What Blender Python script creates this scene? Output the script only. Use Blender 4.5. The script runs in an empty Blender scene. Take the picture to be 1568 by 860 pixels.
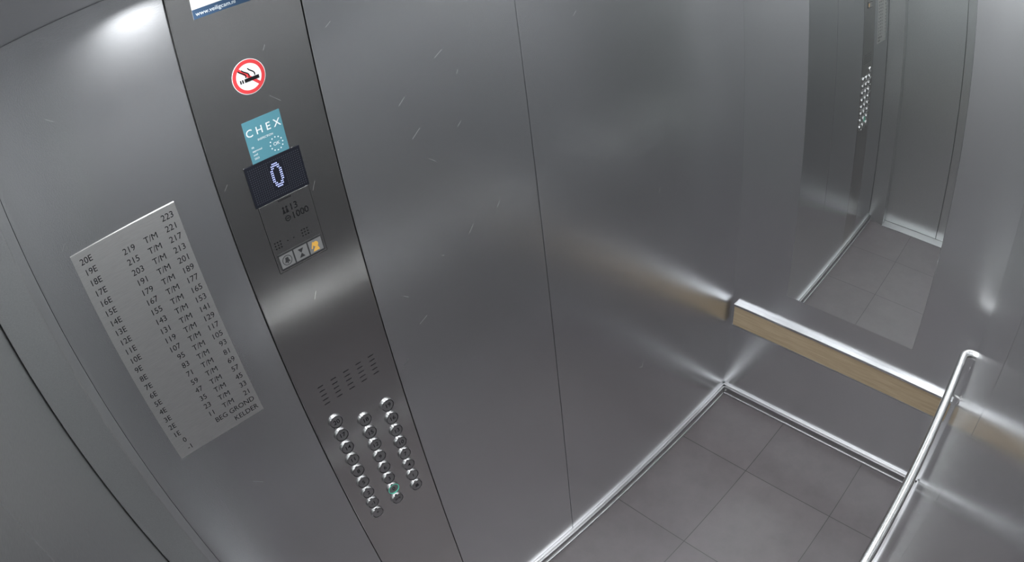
import bpy, bmesh, math, random
from mathutils import Matrix, Vector
W=1.096; L=2.164; H=2.203; ZS=0.051
scene=bpy.context.scene
try: scene.view_settings.view_transform='Standard'
except Exception: pass

# ---------------------------------------------------------------- materials
def newmat(name):
    m=bpy.data.materials.new(name); m.use_nodes=True
    nt=m.node_tree; b=nt.nodes['Principled BSDF']; return m,nt,b
def simple(name,col,rough=.5,metal=0.,emit=None,es=1.,spec=.5):
    m,nt,b=newmat(name)
    b.inputs['Base Color'].default_value=(*col,1); b.inputs['Roughness'].default_value=rough; b.inputs['Metallic'].default_value=metal
    b.inputs['Specular IOR Level'].default_value=spec
    if emit: 
        b.inputs['Emission Color'].default_value=(*emit,1); b.inputs['Emission Strength'].default_value=es
    return m
def steel(name,col,rough,bump=.04,scale=420.,stretch=(1,1,1),var=.035,aniso=0.,tangent=None):
    m,nt,b=newmat(name); N=nt.nodes; Lk=nt.links
    b.inputs['Metallic'].default_value=1.; b.inputs['Roughness'].default_value=rough
    if tangent:
        b.inputs['Anisotropic'].default_value=aniso
        cx=N.new('ShaderNodeCombineXYZ')
        for i in range(3): cx.inputs[i].default_value=tangent[i]
        Lk.new(cx.outputs[0],b.inputs['Tangent'])
    tc=N.new('ShaderNodeTexCoord'); mp=N.new('ShaderNodeMapping'); mp.inputs['Scale'].default_value=stretch
    Lk.new(tc.outputs['Object'],mp.inputs[0])
    n1=N.new('ShaderNodeTexNoise'); n1.inputs['Scale'].default_value=scale; n1.inputs['Detail'].default_value=2
    Lk.new(mp.outputs[0],n1.inputs['Vector'])
    if bump>0:
        bp=N.new('ShaderNodeBump'); bp.inputs['Strength'].default_value=bump; bp.inputs['Distance'].default_value=.001
        Lk.new(n1.outputs['Fac'],bp.inputs['Height']); Lk.new(bp.outputs[0],b.inputs['Normal'])
    mr2=N.new('ShaderNodeMapRange'); mr2.inputs['From Min'].default_value=.3; mr2.inputs['From Max'].default_value=.7
    mr2.inputs['To Min'].default_value=1-var; mr2.inputs['To Max'].default_value=1+var
    Lk.new(n1.outputs['Fac'],mr2.inputs[0])
    mx=N.new('ShaderNodeVectorMath'); mx.operation='SCALE'; mx.inputs[0].default_value=col
    Lk.new(mr2.outputs[0],mx.inputs['Scale']); Lk.new(mx.outputs[0],b.inputs['Base Color'])
    return m
M_wall=steel('brushed_steel_wall',(.70,.706,.718),.265,bump=.07,scale=420)
M_wallr=steel('brushed_steel_side',(.64,.645,.655),.20,bump=.03,scale=380)
M_cop=steel('brushed_steel_panel',(.67,.665,.655),.19,bump=.008,scale=260,stretch=(1,1,6),aniso=.70,tangent=(0,1,0))
M_ceil=steel('ceiling_steel',(.45,.45,.47),.4)
M_door=steel('door_steel_linen',(.66,.67,.67),.30,bump=.12,scale=300,stretch=(.3,1,5),var=.08)
M_plate=steel('plate_steel',(.80,.79,.775),.33,bump=.03,scale=300,stretch=(1,.15,6),var=.07)
M_pol=steel('polished_trim',(.72,.73,.74),.22,bump=0)
M_ledge=steel('skirting_ledge',(.52,.52,.53),.36,bump=0)
M_skirt=steel('skirting_steel',(.38,.38,.38),.3,bump=0)
M_rail=steel('handrail_steel',(.82,.82,.81),.24,bump=0,var=.02)
M_scr=steel('scratched_steel',(.72,.72,.725),.31,bump=0)
M_face=steel('button_face_steel',(.46,.46,.46),.32,bump=0)
M_black=simple('dark_gap',(.012,.012,.013),.6)
M_ink=simple('engraved_ink',(.008,.008,.009),.7,spec=.1)
M_mirror=simple('mirror_glass',(.93,.96,.95),.004,1.)
M_chrome=simple('button_chrome',(.66,.66,.67),.24,1.)
M_glass=simple('display_glass',(.012,.013,.018),.12)
M_led=simple('display_led',(.3,.33,.7),.4,0,(.50,.56,1.),.95)
M_dim=simple('unlit_led',(.035,.037,.048),.4)
M_green=simple('call_light_green',(.05,.35,.25),.4,0,(.05,.5,.34),.45)
M_white=simple('sign_white',(.68,.68,.68),.45)
M_red=simple('sign_red',(.52,.03,.035),.45)
M_teal=simple('sticker_teal',(.062,.195,.24),.45)
M_stw=simple('sticker_print_white',(.62,.67,.69),.5)
M_navy=simple('notice_blue',(.022,.055,.11),.45)
M_orange=simple('icon_orange',(.50,.28,.05),.5,0,(.85,.42,.05),.05)
M_icon=simple('icon_grey',(.13,.13,.13),.4)
# wood
m,nt,b=newmat('oak_bumper'); N=nt.nodes; Lk=nt.links; M_wood=m
tc=N.new('ShaderNodeTexCoord'); mp=N.new('ShaderNodeMapping'); mp.inputs['Scale'].default_value=(3,60,60)
Lk.new(tc.outputs['Object'],mp.inputs[0]); n=N.new('ShaderNodeTexNoise'); n.inputs['Scale'].default_value=3.; n.inputs['Detail'].default_value=5
Lk.new(mp.outputs[0],n.inputs['Vector']); cr=N.new('ShaderNodeValToRGB')
cr.color_ramp.elements[0].position=.3; cr.color_ramp.elements[0].color=(.29,.222,.142,1)
cr.color_ramp.elements[1].position=.7; cr.color_ramp.elements[1].color=(.375,.295,.197,1)
Lk.new(n.outputs['Fac'],cr.inputs[0]); Lk.new(cr.outputs[0],b.inputs['Base Color']); b.inputs['Roughness'].default_value=.45
# floor tiles
m,nt,b=newmat('floor_tiles'); N=nt.nodes; Lk=nt.links; M_floor=m
tc=N.new('ShaderNodeTexCoord'); mp=N.new('ShaderNodeMapping'); mp.inputs['Location'].default_value=(-.366+.44*4,.363+.4535*8,0)
Lk.new(tc.outputs['Object'],mp.inputs[0])
br=N.new('ShaderNodeTexBrick'); br.offset=0; br.squash=1; br.inputs['Scale'].default_value=1
br.inputs['Brick Width'].default_value=.44; br.inputs['Row Height'].default_value=.4535; br.inputs['Mortar Size'].default_value=.0017; br.inputs['Mortar Smooth'].default_value=.2; br.inputs['Bias'].default_value=0
br.inputs['Color1'].default_value=(.070,.061,.064,1); br.inputs['Color2'].default_value=(.080,.070,.073,1); br.inputs['Mortar'].default_value=(.010,.009,.010,1)
Lk.new(mp.outputs[0],br.inputs['Vector'])
n=N.new('ShaderNodeTexNoise'); n.inputs['Scale'].default_value=9; n.inputs['Detail'].default_value=8; n.inputs['Roughness'].default_value=.7; Lk.new(tc.outputs['Object'],n.inputs['Vector'])
mr=N.new('ShaderNodeMapRange'); mr.inputs['From Min'].default_value=.3; mr.inputs['From Max'].default_value=.7; mr.inputs['To Min'].default_value=.88; mr.inputs['To Max'].default_value=1.12; Lk.new(n.outputs['Fac'],mr.inputs[0])
sc=N.new('ShaderNodeVectorMath'); sc.operation='SCALE'; Lk.new(br.outputs['Color'],sc.inputs[0]); Lk.new(mr.outputs[0],sc.inputs['Scale']); Lk.new(sc.outputs[0],b.inputs['Base Color'])
b.inputs['Roughness'].default_value=.38

# ---------------------------------------------------------------- geometry helpers
def link(o): bpy.context.collection.objects.link(o); return o
def obj_from_bm(name,bm,mats,parent=None,smooth=False):
    me=bpy.data.meshes.new(name); bm.to_mesh(me); bm.free()
    if not isinstance(mats,(list,tuple)): mats=[mats]
    for mm in mats: me.materials.append(mm)
    if smooth:
        for p in me.polygons: p.use_smooth=True
    o=link(bpy.data.objects.new(name,me))
    if parent: par(o,parent)
    return o
def par(o,e):
    o.parent=e; o.matrix_parent_inverse=Matrix.Translation(-e.location)
def empty(name,loc):
    e=bpy.data.objects.new(name,None); e.empty_display_size=.05; e.location=loc; return link(e)
def addbox(bm,x0,x1,y0,y1,z0,z1,mi=0,bev=0.):
    r=bmesh.ops.create_cube(bm,size=1)
    vs=r['verts']
    for v in vs: v.co=Vector(((x0+x1)/2+v.co.x*(x1-x0),(y0+y1)/2+v.co.y*(y1-y0),(z0+z1)/2+v.co.z*(z1-z0)))
    fs=set(f for v in vs for f in v.link_faces)
    if bev>0:
        es=list(set(e for v in vs for e in v.link_edges))
        rb=bmesh.ops.bevel(bm,geom=es,offset=bev,segments=2,affect='EDGES',profile=.5)
        fs=set(f for f in rb['faces'])|set(f for f in fs if f.is_valid)
    for f in fs: f.material_index=mi
def boxes(name,lst,mats,parent=None,extra=None):
    bm=bmesh.new()
    for b_ in lst: addbox(bm,*b_)
    if extra: extra(bm)
    return obj_from_bm(name,bm,mats,parent)
# frame on left wall: local (a,b,c) -> world (x0+c, a(y), b(z))
LW=Matrix(((0,0,1,0),(1,0,0,0),(0,1,0,0),(0,0,0,1)))
def disc(bm,y,z,r,x0,x1,mi=0,seg=32,r2=None):
    res=bmesh.ops.create_cone(bm,cap_ends=True,segments=seg,radius1=r,radius2=r2 if r2 is not None else r,depth=x1-x0)
    T=Matrix.Translation((0,y,z))@LW@Matrix.Translation((0,0,(x0+x1)/2))
    for v in res['verts']: v.co=T@v.co
    for f in set(f for v in res['verts'] for f in v.link_faces): f.material_index=mi
def ring(bm,y,z,ro,ri,x0,x1,mi=0,seg=40):
    vs=[]
    for k in range(seg):
        a=2*math.pi*k/seg; c,s=math.cos(a),math.sin(a)
        vs.append([bm.verts.new((x0,y+ro*c,z+ro*s)),bm.verts.new((x1,y+ro*.985*c,z+ro*.985*s)),bm.verts.new((x1,y+ri*c,z+ri*s)),bm.verts.new((x0,y+ri*c,z+ri*s))])
    for k in range(seg):
        A=vs[k];B=vs[(k+1)%seg]
        for i in range(3):
            f=bm.faces.new((A[i],B[i],B[i+1],A[i+1])); f.material_index=mi
def poly(bm,pts,x,mi=0):
    f=bm.faces.new([bm.verts.new((x,p[0],p[1])) for p in pts]); f.material_index=mi
    f.normal_update()
    if f.normal.x<0: f.normal_flip()
def strip(bm,p,q,w,x,mi=0):
    d=Vector((q[0]-p[0],q[1]-p[1])); n=Vector((-d.y,d.x)).normalized()*w/2
    poly(bm,[(p[0]+n.x,p[1]+n.y),(p[0]-n.x,p[1]-n.y),(q[0]-n.x,q[1]-n.y),(q[0]+n.x,q[1]+n.y)],x,mi)
def texts(name,items,x,mat,parent=None,bold=0.):
    """items: (string,y,z,size,align) laid on the left wall"""
    bm=bmesh.new()
    for s,y,z,size,al in items:
        cu=bpy.data.curves.new('tmp','FONT'); cu.body=s; cu.size=1.; cu.align_x=al; cu.align_y='CENTER'; cu.resolution_u=3; cu.offset=bold
        o=bpy.data.objects.new('tmp',cu); link(o)
        dg=bpy.context.evaluated_depsgraph_get(); ev=o.evaluated_get(dg); me=bpy.data.meshes.new_from_object(ev)
        me.transform(Matrix.Translation((x,y,z))@LW@Matrix.Scale(size,4))
        bm.from_mesh(me); bpy.data.objects.remove(o); bpy.data.curves.remove(cu); bpy.data.meshes.remove(me)
    return obj_from_bm(name,bm,mat,parent)

# ---------------------------------------------------------------- room shell
S1,S2,S3=-1.069,-1.5603,-1.8005
g=.0012
random.seed(5)
def scratches(n,y0,y1,z0,z1,mi):
    def f(bm):
        for i in range(n):
            y=random.uniform(y0,y1); z=random.uniform(z0,z1); a=random.choice([.5,.7,.9,-.6,1.2])+random.uniform(-.2,.2); l=random.uniform(.006,.030)
            if abs(l*math.cos(a))+y>y1-.004 or min(abs(y-S1),abs(y-S2),abs(y+l*math.cos(a)-S2),abs(y+l*math.cos(a)-S1))<.004: continue
            if -2.1<y<-1.84 and 1.33<z<1.85: continue
            strip(bm,(y,z),(y+l*math.cos(a),z+l*math.sin(a)),.0003,.0002,mi)
    return f
def wl_s(bm):
    scratches(8,-2.1,-1.81,1.0,2.1,2)(bm); scratches(16,-1.55,-1.08,1.2,2.1,2)(bm); scratches(8,-1.06,-.1,.4,2.0,2)(bm)
boxes('floor',[(-.02,W+.02,-L-.15,.02,-.05,0)],M_floor)
boxes('ceiling',[(-.02,W+.02,-L-.15,.02,H,H+.03)],M_ceil)
boxes('wall_left',[(-.03,-.012,-L-.02,.02,0,H,1,0),
  (-.012,0,S1+g,0,0,H,0,.0012),(-.012,0,S2+g,S1-g,0,H,0,.0012),(-.012,0,-L,S3-g,0,H,0,.0012)],[M_wall,M_black,M_scr],None,wl_s)
boxes('wall_back',[(-.03,W+.03,0,.03,0,H,0,0)],[M_wall])
SR=-1.43
boxes('wall_right',[(W+.012,W+.03,-L-.02,.02,0,H,1,0),(W,W+.012,-.70+g,0,0,H,0,.0012),(W,W+.012,SR+g,-.70-g,0,H,0,.0012),(W,W+.012,-L,SR-g,0,H,0,.0012)],[M_wallr,M_black])
JX=.12; YD=-2.235
boxes('wall_front',[(0,JX,YD,-L,0,H,0,.003),(W-JX,W,YD,-L,0,H,0,.003),(JX,W-JX,YD+.005,-L,2.08,H,0,.003)],[M_door])
boxes('door_1',[(JX-.02,W/2-.001,YD-.035,YD-.002,.004,2.10,0,.002),(W/2+.001,W-JX+.02,YD-.035,YD-.002,.004,2.10,0,.002)],[M_door])
boxes('trim_sill',[(JX,W-JX,YD,-L+.02,0,.004,0,.001)],[M_ledge])
# skirting: face + narrow ledge + floor bead
def skirt(name,axis):
    d=.021
    if axis=='l': bx=[(0,d-.004,-L,-.0,0,ZS-.008,1,0),(0,d-.012,-L,0,ZS-.008,ZS,0,.001),(d-.004,d,-L,-d,0,.010,0,.001)]
    if axis=='b': bx=[(0,W,-d+.004,0,0,ZS-.008,1,0),(0,W,-d+.012,0,ZS-.008,ZS,0,.001),(d,W-d,-d,-d+.004,0,.010,0,.001)]
    if axis=='r': bx=[(W-d+.004,W,-L,0,0,ZS-.008,1,0),(W-d+.012,W,-L,0,ZS-.008,ZS,0,.001),(W-d,W-d+.004,-L,-d,0,.010,0,.001)]
    return boxes(name,bx,[M_ledge,M_skirt])
skirt('baseboard_left','l'); skirt('baseboard_back','b'); skirt('baseboard_right','r')

# ---------------------------------------------------------------- mirror, bumper, handrail
e=empty('wall_mirror',(.547,0,1.35))
boxes('mirror_glass_sheet',[(.2554,.8394,-.004,-.001,.675,2.06,0,.0008)],[M_mirror],e)
boxes('mirror_backing',[(.2570,.8378,-.001,0,.677,2.058,0,0)],[M_black],e)
e=empty('bumper_rail',(.55,0,.48))
boxes('oak_board',[(.022,W-.02,-.020,0,.431,.531,0,.001)],[M_wood],e)
boxes('steel_cap',[(.020,W-.018,-.023,0,.531,.542,0,.001)],[M_pol],e)
boxes('steel_lower_edge',[(.020,W-.018,-.021,0,.427,.431,0,.0005)],[M_skirt],e)
def tube(name,pts,r,mat,parent,res=12):
    cu=bpy.data.curves.new(name,'CURVE'); cu.dimensions='3D'; cu.bevel_depth=r; cu.bevel_resolution=6; cu.use_fill_caps=True
    sp=cu.splines.new('POLY'); sp.points.add(len(pts)-1)
    for i,p in enumerate(pts): sp.points[i].co=(*p,1)
    o=link(bpy.data.objects.new(name,cu)); dg=bpy.context.evaluated_depsgraph_get()
    me=bpy.data.meshes.new_from_object(o.evaluated_get(dg)); bpy.data.objects.remove(o)
    me.materials.clear(); me.materials.append(mat)
    for p in me.polygons: p.use_smooth=True
    o=link(bpy.data.objects.new(name,me)); par(o,parent); return o
e=empty('handrail',(1.049,-.9,.88))
RX=1.049; RZ=.88; rb=.035
y1,y0=-.165,-1.72
pts=[(W,y1,RZ)]
for k in range(9):
    a=math.pi/2*k/8; pts.append((RX+rb-rb*math.sin(a),y1-rb+rb*math.cos(a),RZ))
for k in range(9):
    a=math.pi/2*k/8; pts.append((RX+rb-rb*math.cos(a),y0+rb-rb*math.sin(a),RZ))
pts.append((W,y0,RZ))
tube('rail_tube',pts,.0155,M_rail,e)
def rosette(nm,y,z,r=.026):
    bm=bmesh.new(); res=bmesh.ops.create_cone(bm,cap_ends=True,segments=32,radius1=r,radius2=r*.9,depth=.004)
    for v in res['verts']: v.co=Matrix.Translation((W-.002,y,z))@Matrix.Rotation(-math.pi/2,4,'Y')@v.co
    obj_from_bm(nm,bm,M_rail,e)
for i,yy in enumerate((-.34,-1.5)):
    tube('bracket_%d'%(i+1),[(RX,yy,RZ-.013),(RX+.008,yy,RZ-.035),(RX+.02,yy,RZ-.05),(W,yy,RZ-.055)],.006,M_rail,e)
    rosette('bracket_rosette_%d'%(i+1),yy,RZ-.055,.02)

# ---------------------------------------------------------------- control panel
e=empty('elevator_control_panel',(0,-1.68,1.1)); cop=e
boxes('faceplate',[(-.012,.0,S3+g,S2-g,0,H,0,.0012)],[M_cop,M_scr],e,scratches(7,-1.79,-1.60,1.4,2.15,1))
# display
boxes('display_window',[(0,.0025,-1.743,-1.629,1.753,1.833,0,.0008)],[M_glass],e)
bm=bmesh.new(); cy0,cz0=-1.685,1.797
shape=["00111100","01111110","01100110","11000011","11000011","11000011","11000011","11000011","11000011","01100110","01111110","00111100"]
for r,row in enumerate(shape):
    for c,ch in enumerate(row):
        if ch=='1': disc(bm,cy0+(c-3.5)*.0029,cz0+(5.5-r)*.0040,.00115,.0025,.0029,0,8)
obj_from_bm('lit_floor_digit',bm,M_led,e)
bm=bmesh.new()
for i in range(26):
    for j in range(17):
        yy=-1.737+i*.0041; zz=1.760+j*.0041
        if abs(yy-cy0)<.014 and abs(zz-cz0)<.027: continue
        poly(bm,[(yy-.0008,zz-.0008),(yy+.0008,zz-.0008),(yy+.0008,zz+.0008),(yy-.0008,zz+.0008)],.0026)
obj_from_bm('unlit_display_dots',bm,M_dim,e)
# info plate below the display
bm=bmesh.new(); addbox(bm,0,.0012,-1.738,-1.632,1.612,1.7525,0,.0003)
for yy,zz in [(-1.665,1.668),(-1.724,1.668)]:
    for a in range(3):
        for b_ in range(3): disc(bm,yy+(a-1)*.006,zz+(b_-1)*.006,.0015,.0012,.0014,1,10)
for yy in (-1.703,-1.690): disc(bm,yy,1.668,.0013,.0012,.0014,1,10)
P_=[(-1.7385,1.6115),(-1.6315,1.6115),(-1.6315,1.7525),(-1.7385,1.7525)]
for k in range(4): strip(bm,P_[k],P_[(k+1)%4],.0010,.0003,1)
obj_from_bm('intercom_plate',bm,[M_cop,M_ink],e)
texts('capacity_text',[('13',-1.681,1.727,.0185,'LEFT'),('1000',-1.681,1.709,.0185,'LEFT')],.0014,M_ink,e,.008)
bm=bmesh.new()
for dy in (-.004,.003):
    disc(bm,-1.689+dy,1.7315,.0022,.0012,.0014,0,12)
    poly(bm,[(-1.692+dy,1.720),(-1.686+dy,1.720),(-1.6882+dy,1.7290),(-1.6898+dy,1.7290)],.0014)
ring(bm,-1.689,1.709,.0058,.0042,.0012,.0014); strip(bm,(-1.692,1.709),(-1.686,1.709),.0014,.0015)
for k in range(10): strip(bm,(-1.698+k*.0028,1.7480),(-1.6965+k*.0028,1.7480),.0035,.0014)
obj_from_bm('capacity_icons',bm,M_ink,e)
# status strip
bm=bmesh.new(); addbox(bm,.0012,.0026,-1.733,-1.637,1.615,1.650,0,.0006)
for k in range(3): 
    cc=-1.717+k*.032; poly(bm,[(cc-.0145,1.619),(cc+.0145,1.619),(cc+.0145,1.646),(cc-.0145,1.646)],.0028,1)
obj_from_bm('status_strip',bm,[M_black,M_icon],e)
bm=bmesh.new(); cc=-1.717; zc=1.6325
ring(bm,cc,zc,.0105,.0092,.0027,.0031); poly(bm,[(cc-.006,zc-.004),(cc+.006,zc-.004),(cc+.004,zc),(cc+.003,zc+.006),(cc-.003,zc+.006),(cc-.004,zc)],.0031); disc(bm,cc,zc-.0055,.0015,.003,.0031,0,10)
cc+=.032
poly(bm,[(cc-.006,zc+.009),(cc+.006,zc+.009),(cc,zc)],.0031); poly(bm,[(cc,zc),(cc+.006,zc-.009),(cc-.006,zc-.009)],.0031)
obj_from_bm('status_icons',bm,M_black,e)
bm=bmesh.new(); cc+=.032
disc(bm,cc+.001,zc+.003,.0055,.0029,.0032,0,20); poly(bm,[(cc-.008,zc-.0105),(cc+.007,zc-.0105),(cc+.004,zc-.002),(cc-.003,zc-.003)],.0032); strip(bm,(cc-.009,zc-.004),(cc-.004,zc+.009),.003,.0033)
obj_from_bm('speak_icon',bm,M_orange,e)
# speaker slots
bm=bmesh.new()
for c in range(5):
    for r in range(5):
        yy=-1.746+c*.0335; zz=1.327-r*.0125
        addbox(bm,0,.0004,yy-.0070,yy+.0070,zz-.0009,zz+.0009)
obj_from_bm('speaker_slots',bm,M_ink,e)
# buttons
cols=[(-1.745,1.219,['20','17','14','11','8','5','2','-1','*']),(-1.678,1.1755,['18','15','12','9','6','3','0','><']),(-1.613,1.1755,['19','16','13','10','7','4','1','#'])]
bm=bmesh.new(); bg=bmesh.new(); tx=[]
bmk=bmesh.new(); bmf=bmesh.new()
for yy,zt,lab in cols:
    for k,s in enumerate(lab):
        zz=zt-.0437*k
        ring(bm,yy,zz,.0180,.0162,0,.0050,0,36)
        disc(bmf,yy,zz,.0148,0,.0042,0,32,.0144)
        disc(bmk,yy,zz,.0166,0,.0008,0,32)
        if s=='0': ring(bg,yy,zz,.0162,.0146,.0030,.0052,0,36)
        if s=='#':
            poly(bmk,[(yy-.007,zz-.005),(yy+.007,zz-.005),(yy+.005,zz-.001),(yy+.004,zz+.006),(yy-.004,zz+.006),(yy-.005,zz-.001)],.0045)
        else: tx.append((s,yy,zz,.0170,'CENTER'))
obj_from_bm('button_rings',bm,M_chrome,e); obj_from_bm('button_faces',bmf,M_face,e); obj_from_bm('button_gaps',bmk,M_black,e); obj_from_bm('lit_button_ring',bg,M_green,e)
texts('button_numerals',tx,.0045,M_ink,e,.01)

# ---------------------------------------------------------------- directory plate
e=empty('floor_directory_plate',(0,-1.985,1.6))
boxes('engraved_plate',[(0,.0022,-2.090,-1.881,1.358,1.836,0,.0006)],[M_plate],e)
it=[]; z=1.817; dz=.0211; sz=.0165
mid=[None,219,215,203]+[203-12*k for k in range(1,17)]; rt=[223,221,217,213]+[213-12*k for k in range(1,17)]
for i in range(22):
    zz=z-dz*i
    if i<20:
        it.append(('%dE'%(20-i),-2.078,zz,sz,'LEFT')); it.append((str(rt[i]),-1.889,zz,sz,'RIGHT'))
        if mid[i]: it.append((str(mid[i]),-1.975,zz,sz,'RIGHT')); it.append(('T/M',-1.943,zz,sz,'CENTER'))
    else:
        it.append((['0','-1'][i-20],-2.066,zz,sz,'LEFT')); it.append((['BEG GROND','KELDER'][i-20],-1.889,zz,sz,'RIGHT'))
texts('engraved_text',it,.0024,M_ink,e)

# ---------------------------------------------------------------- no smoking sign
e=empty('no_smoking_sign',(0,-1.687,1.986)); cy_,cz_=-1.687,1.986; R_=.0315
bm=bmesh.new(); disc(bm,cy_,cz_,R_,0,.0006,0,48); ring(bm,cy_,cz_,R_*.97,R_*.76,.0006,.0011,1,48)
strip(bm,(cy_-R_*.58,cz_+R_*.58),(cy_+R_*.58,cz_-R_*.58),R_*.17,.0010,1)
zc=cz_-R_*.16
strip(bm,(cy_-R_*.30,zc),(cy_+R_*.58,zc),R_*.2,.0014,2)
for k in (0,1): strip(bm,(cy_-R_*(.58-.13*k),zc),(cy_-R_*(.50-.13*k),zc),R_*.2,.0014,2)
def smoke(ox,amp):
    pr=None
    for k in range(9):
        t=k/8; q=(cy_+R_*(ox+amp*math.sin(t*5)-.25*t),zc+R_*(.14+.5*t))
        if pr: strip(bm,pr,q,R_*.07,.0012,2)
        pr=q
smoke(-.2,.1); smoke(.0,.1); smoke(.35,.08)
obj_from_bm('sign_disc',bm,[M_white,M_red,M_ink],e)
# ---------------------------------------------------------------- teal sticker
e=empty('inspection_sticker',(0,-1.686,1.872))
boxes('sticker_sheet',[(0,.0005,-1.723,-1.648,1.833,1.911,0,0)],[M_teal],e)
texts('sticker_text',[('C H E X',-1.686,1.888,.020,'CENTER'),('INSPECTION',-1.686,1.872,.0055,'CENTER'),('lift',-1.717,1.862,.005,'LEFT'),('approved',-1.717,1.855,.005,'LEFT'),('until',-1.717,1.848,.005,'LEFT'),('2025',-1.717,1.841,.005,'LEFT'),('OK',-1.669,1.852,.009,'CENTER')],.0008,M_stw,e,.005)
bm=bmesh.new()
for k in range(12):
    a=k*math.pi/6; disc(bm,-1.669+.0125*math.cos(a),1.852+.0125*math.sin(a),.0013,.0005,.0008,0,8)
obj_from_bm('sticker_star_ring',bm,M_stw,e)
# ---------------------------------------------------------------- notice at the top
e=empty('camera_notice_sign',(0,-1.705,2.155))
boxes('notice_sheet',[(0,.0005,-1.757,-1.653,2.114,2.195,0,0)],[M_white],e)
boxes('notice_band',[(.0005,.0008,-1.757,-1.653,2.114,2.131,0,0)],[M_navy],e)
bm=bmesh.new(); disc(bm,-1.705,2.160,.026,.0005,.0008,0,32); disc(bm,-1.705,2.160,.014,.0008,.0011,1,24); obj_from_bm('notice_picture',bm,[M_icon,M_navy],e)
texts('notice_text',[('www.veiligcam.nl',-1.752,2.122,.0105,'LEFT')],.001,M_stw,e)

# ---------------------------------------------------------------- ceiling lights
def downlight(x,y,power):
    e=empty('ceiling_downlight',(x,y,H))
    bm=bmesh.new(); res=bmesh.ops.create_cone(bm,cap_ends=True,segments=40,radius1=.065,radius2=.068,depth=.004)
    for v in res['verts']: v.co+=Vector((x,y,H-.002))
    obj_from_bm('bezel',bm,M_pol,e)
    ld=bpy.data.lights.new('downlight_lamp','AREA'); ld.shape='DISK'; ld.size=.12; ld.energy=power; ld.color=(.955,.98,1.); ld.spread=math.radians(160)
    lo=link(bpy.data.objects.new('downlight_lamp',ld)); lo.location=(x,y,H-.006); par(lo,e)
for x,y,p_ in [(.18,-.35,5.8),(.18,-1.08,6.2),(.16,-1.83,3.2),(.92,-.35,5.8),(.92,-1.08,6.0),(.90,-1.80,9.0)]: downlight(x,y,p_)

# ---------------------------------------------------------------- camera
R=[.67544,.72735,-.12145,.33937,-.45281,-.82449,-.65469,.51568,-.55269]
r=Vector(R[0:3]);d=Vector(R[3:6]);f=Vector(R[6:9])
cd=bpy.data.cameras.new('camera'); cd.type='PANO'
cd.sensor_fit='HORIZONTAL'; cd.sensor_width=36; cd.sensor_height=36*923/1683; cd.lens=20.; cd.clip_start=.005
cd.panorama_type='FISHEYE_LENS_POLYNOMIAL'
cd.fisheye_polynomial_k0=0; cd.fisheye_polynomial_k1=-.044728; cd.fisheye_polynomial_k2=0; cd.fisheye_polynomial_k3=-4.4819e-6; cd.fisheye_polynomial_k4=0
cd.fisheye_fov=math.pi
co=link(bpy.data.objects.new('camera',cd))
co.matrix_world=Matrix(((r.x,-d.x,-f.x,1.0454),(r.y,-d.y,-f.y,-2.014),(r.z,-d.z,-f.z,2.177),(0,0,0,1)))
scene.camera=co
w=bpy.data.worlds.new('world'); scene.world=w; w.use_nodes=True; w.node_tree.nodes['Background'].inputs[0].default_value=(.02,.02,.02,1)
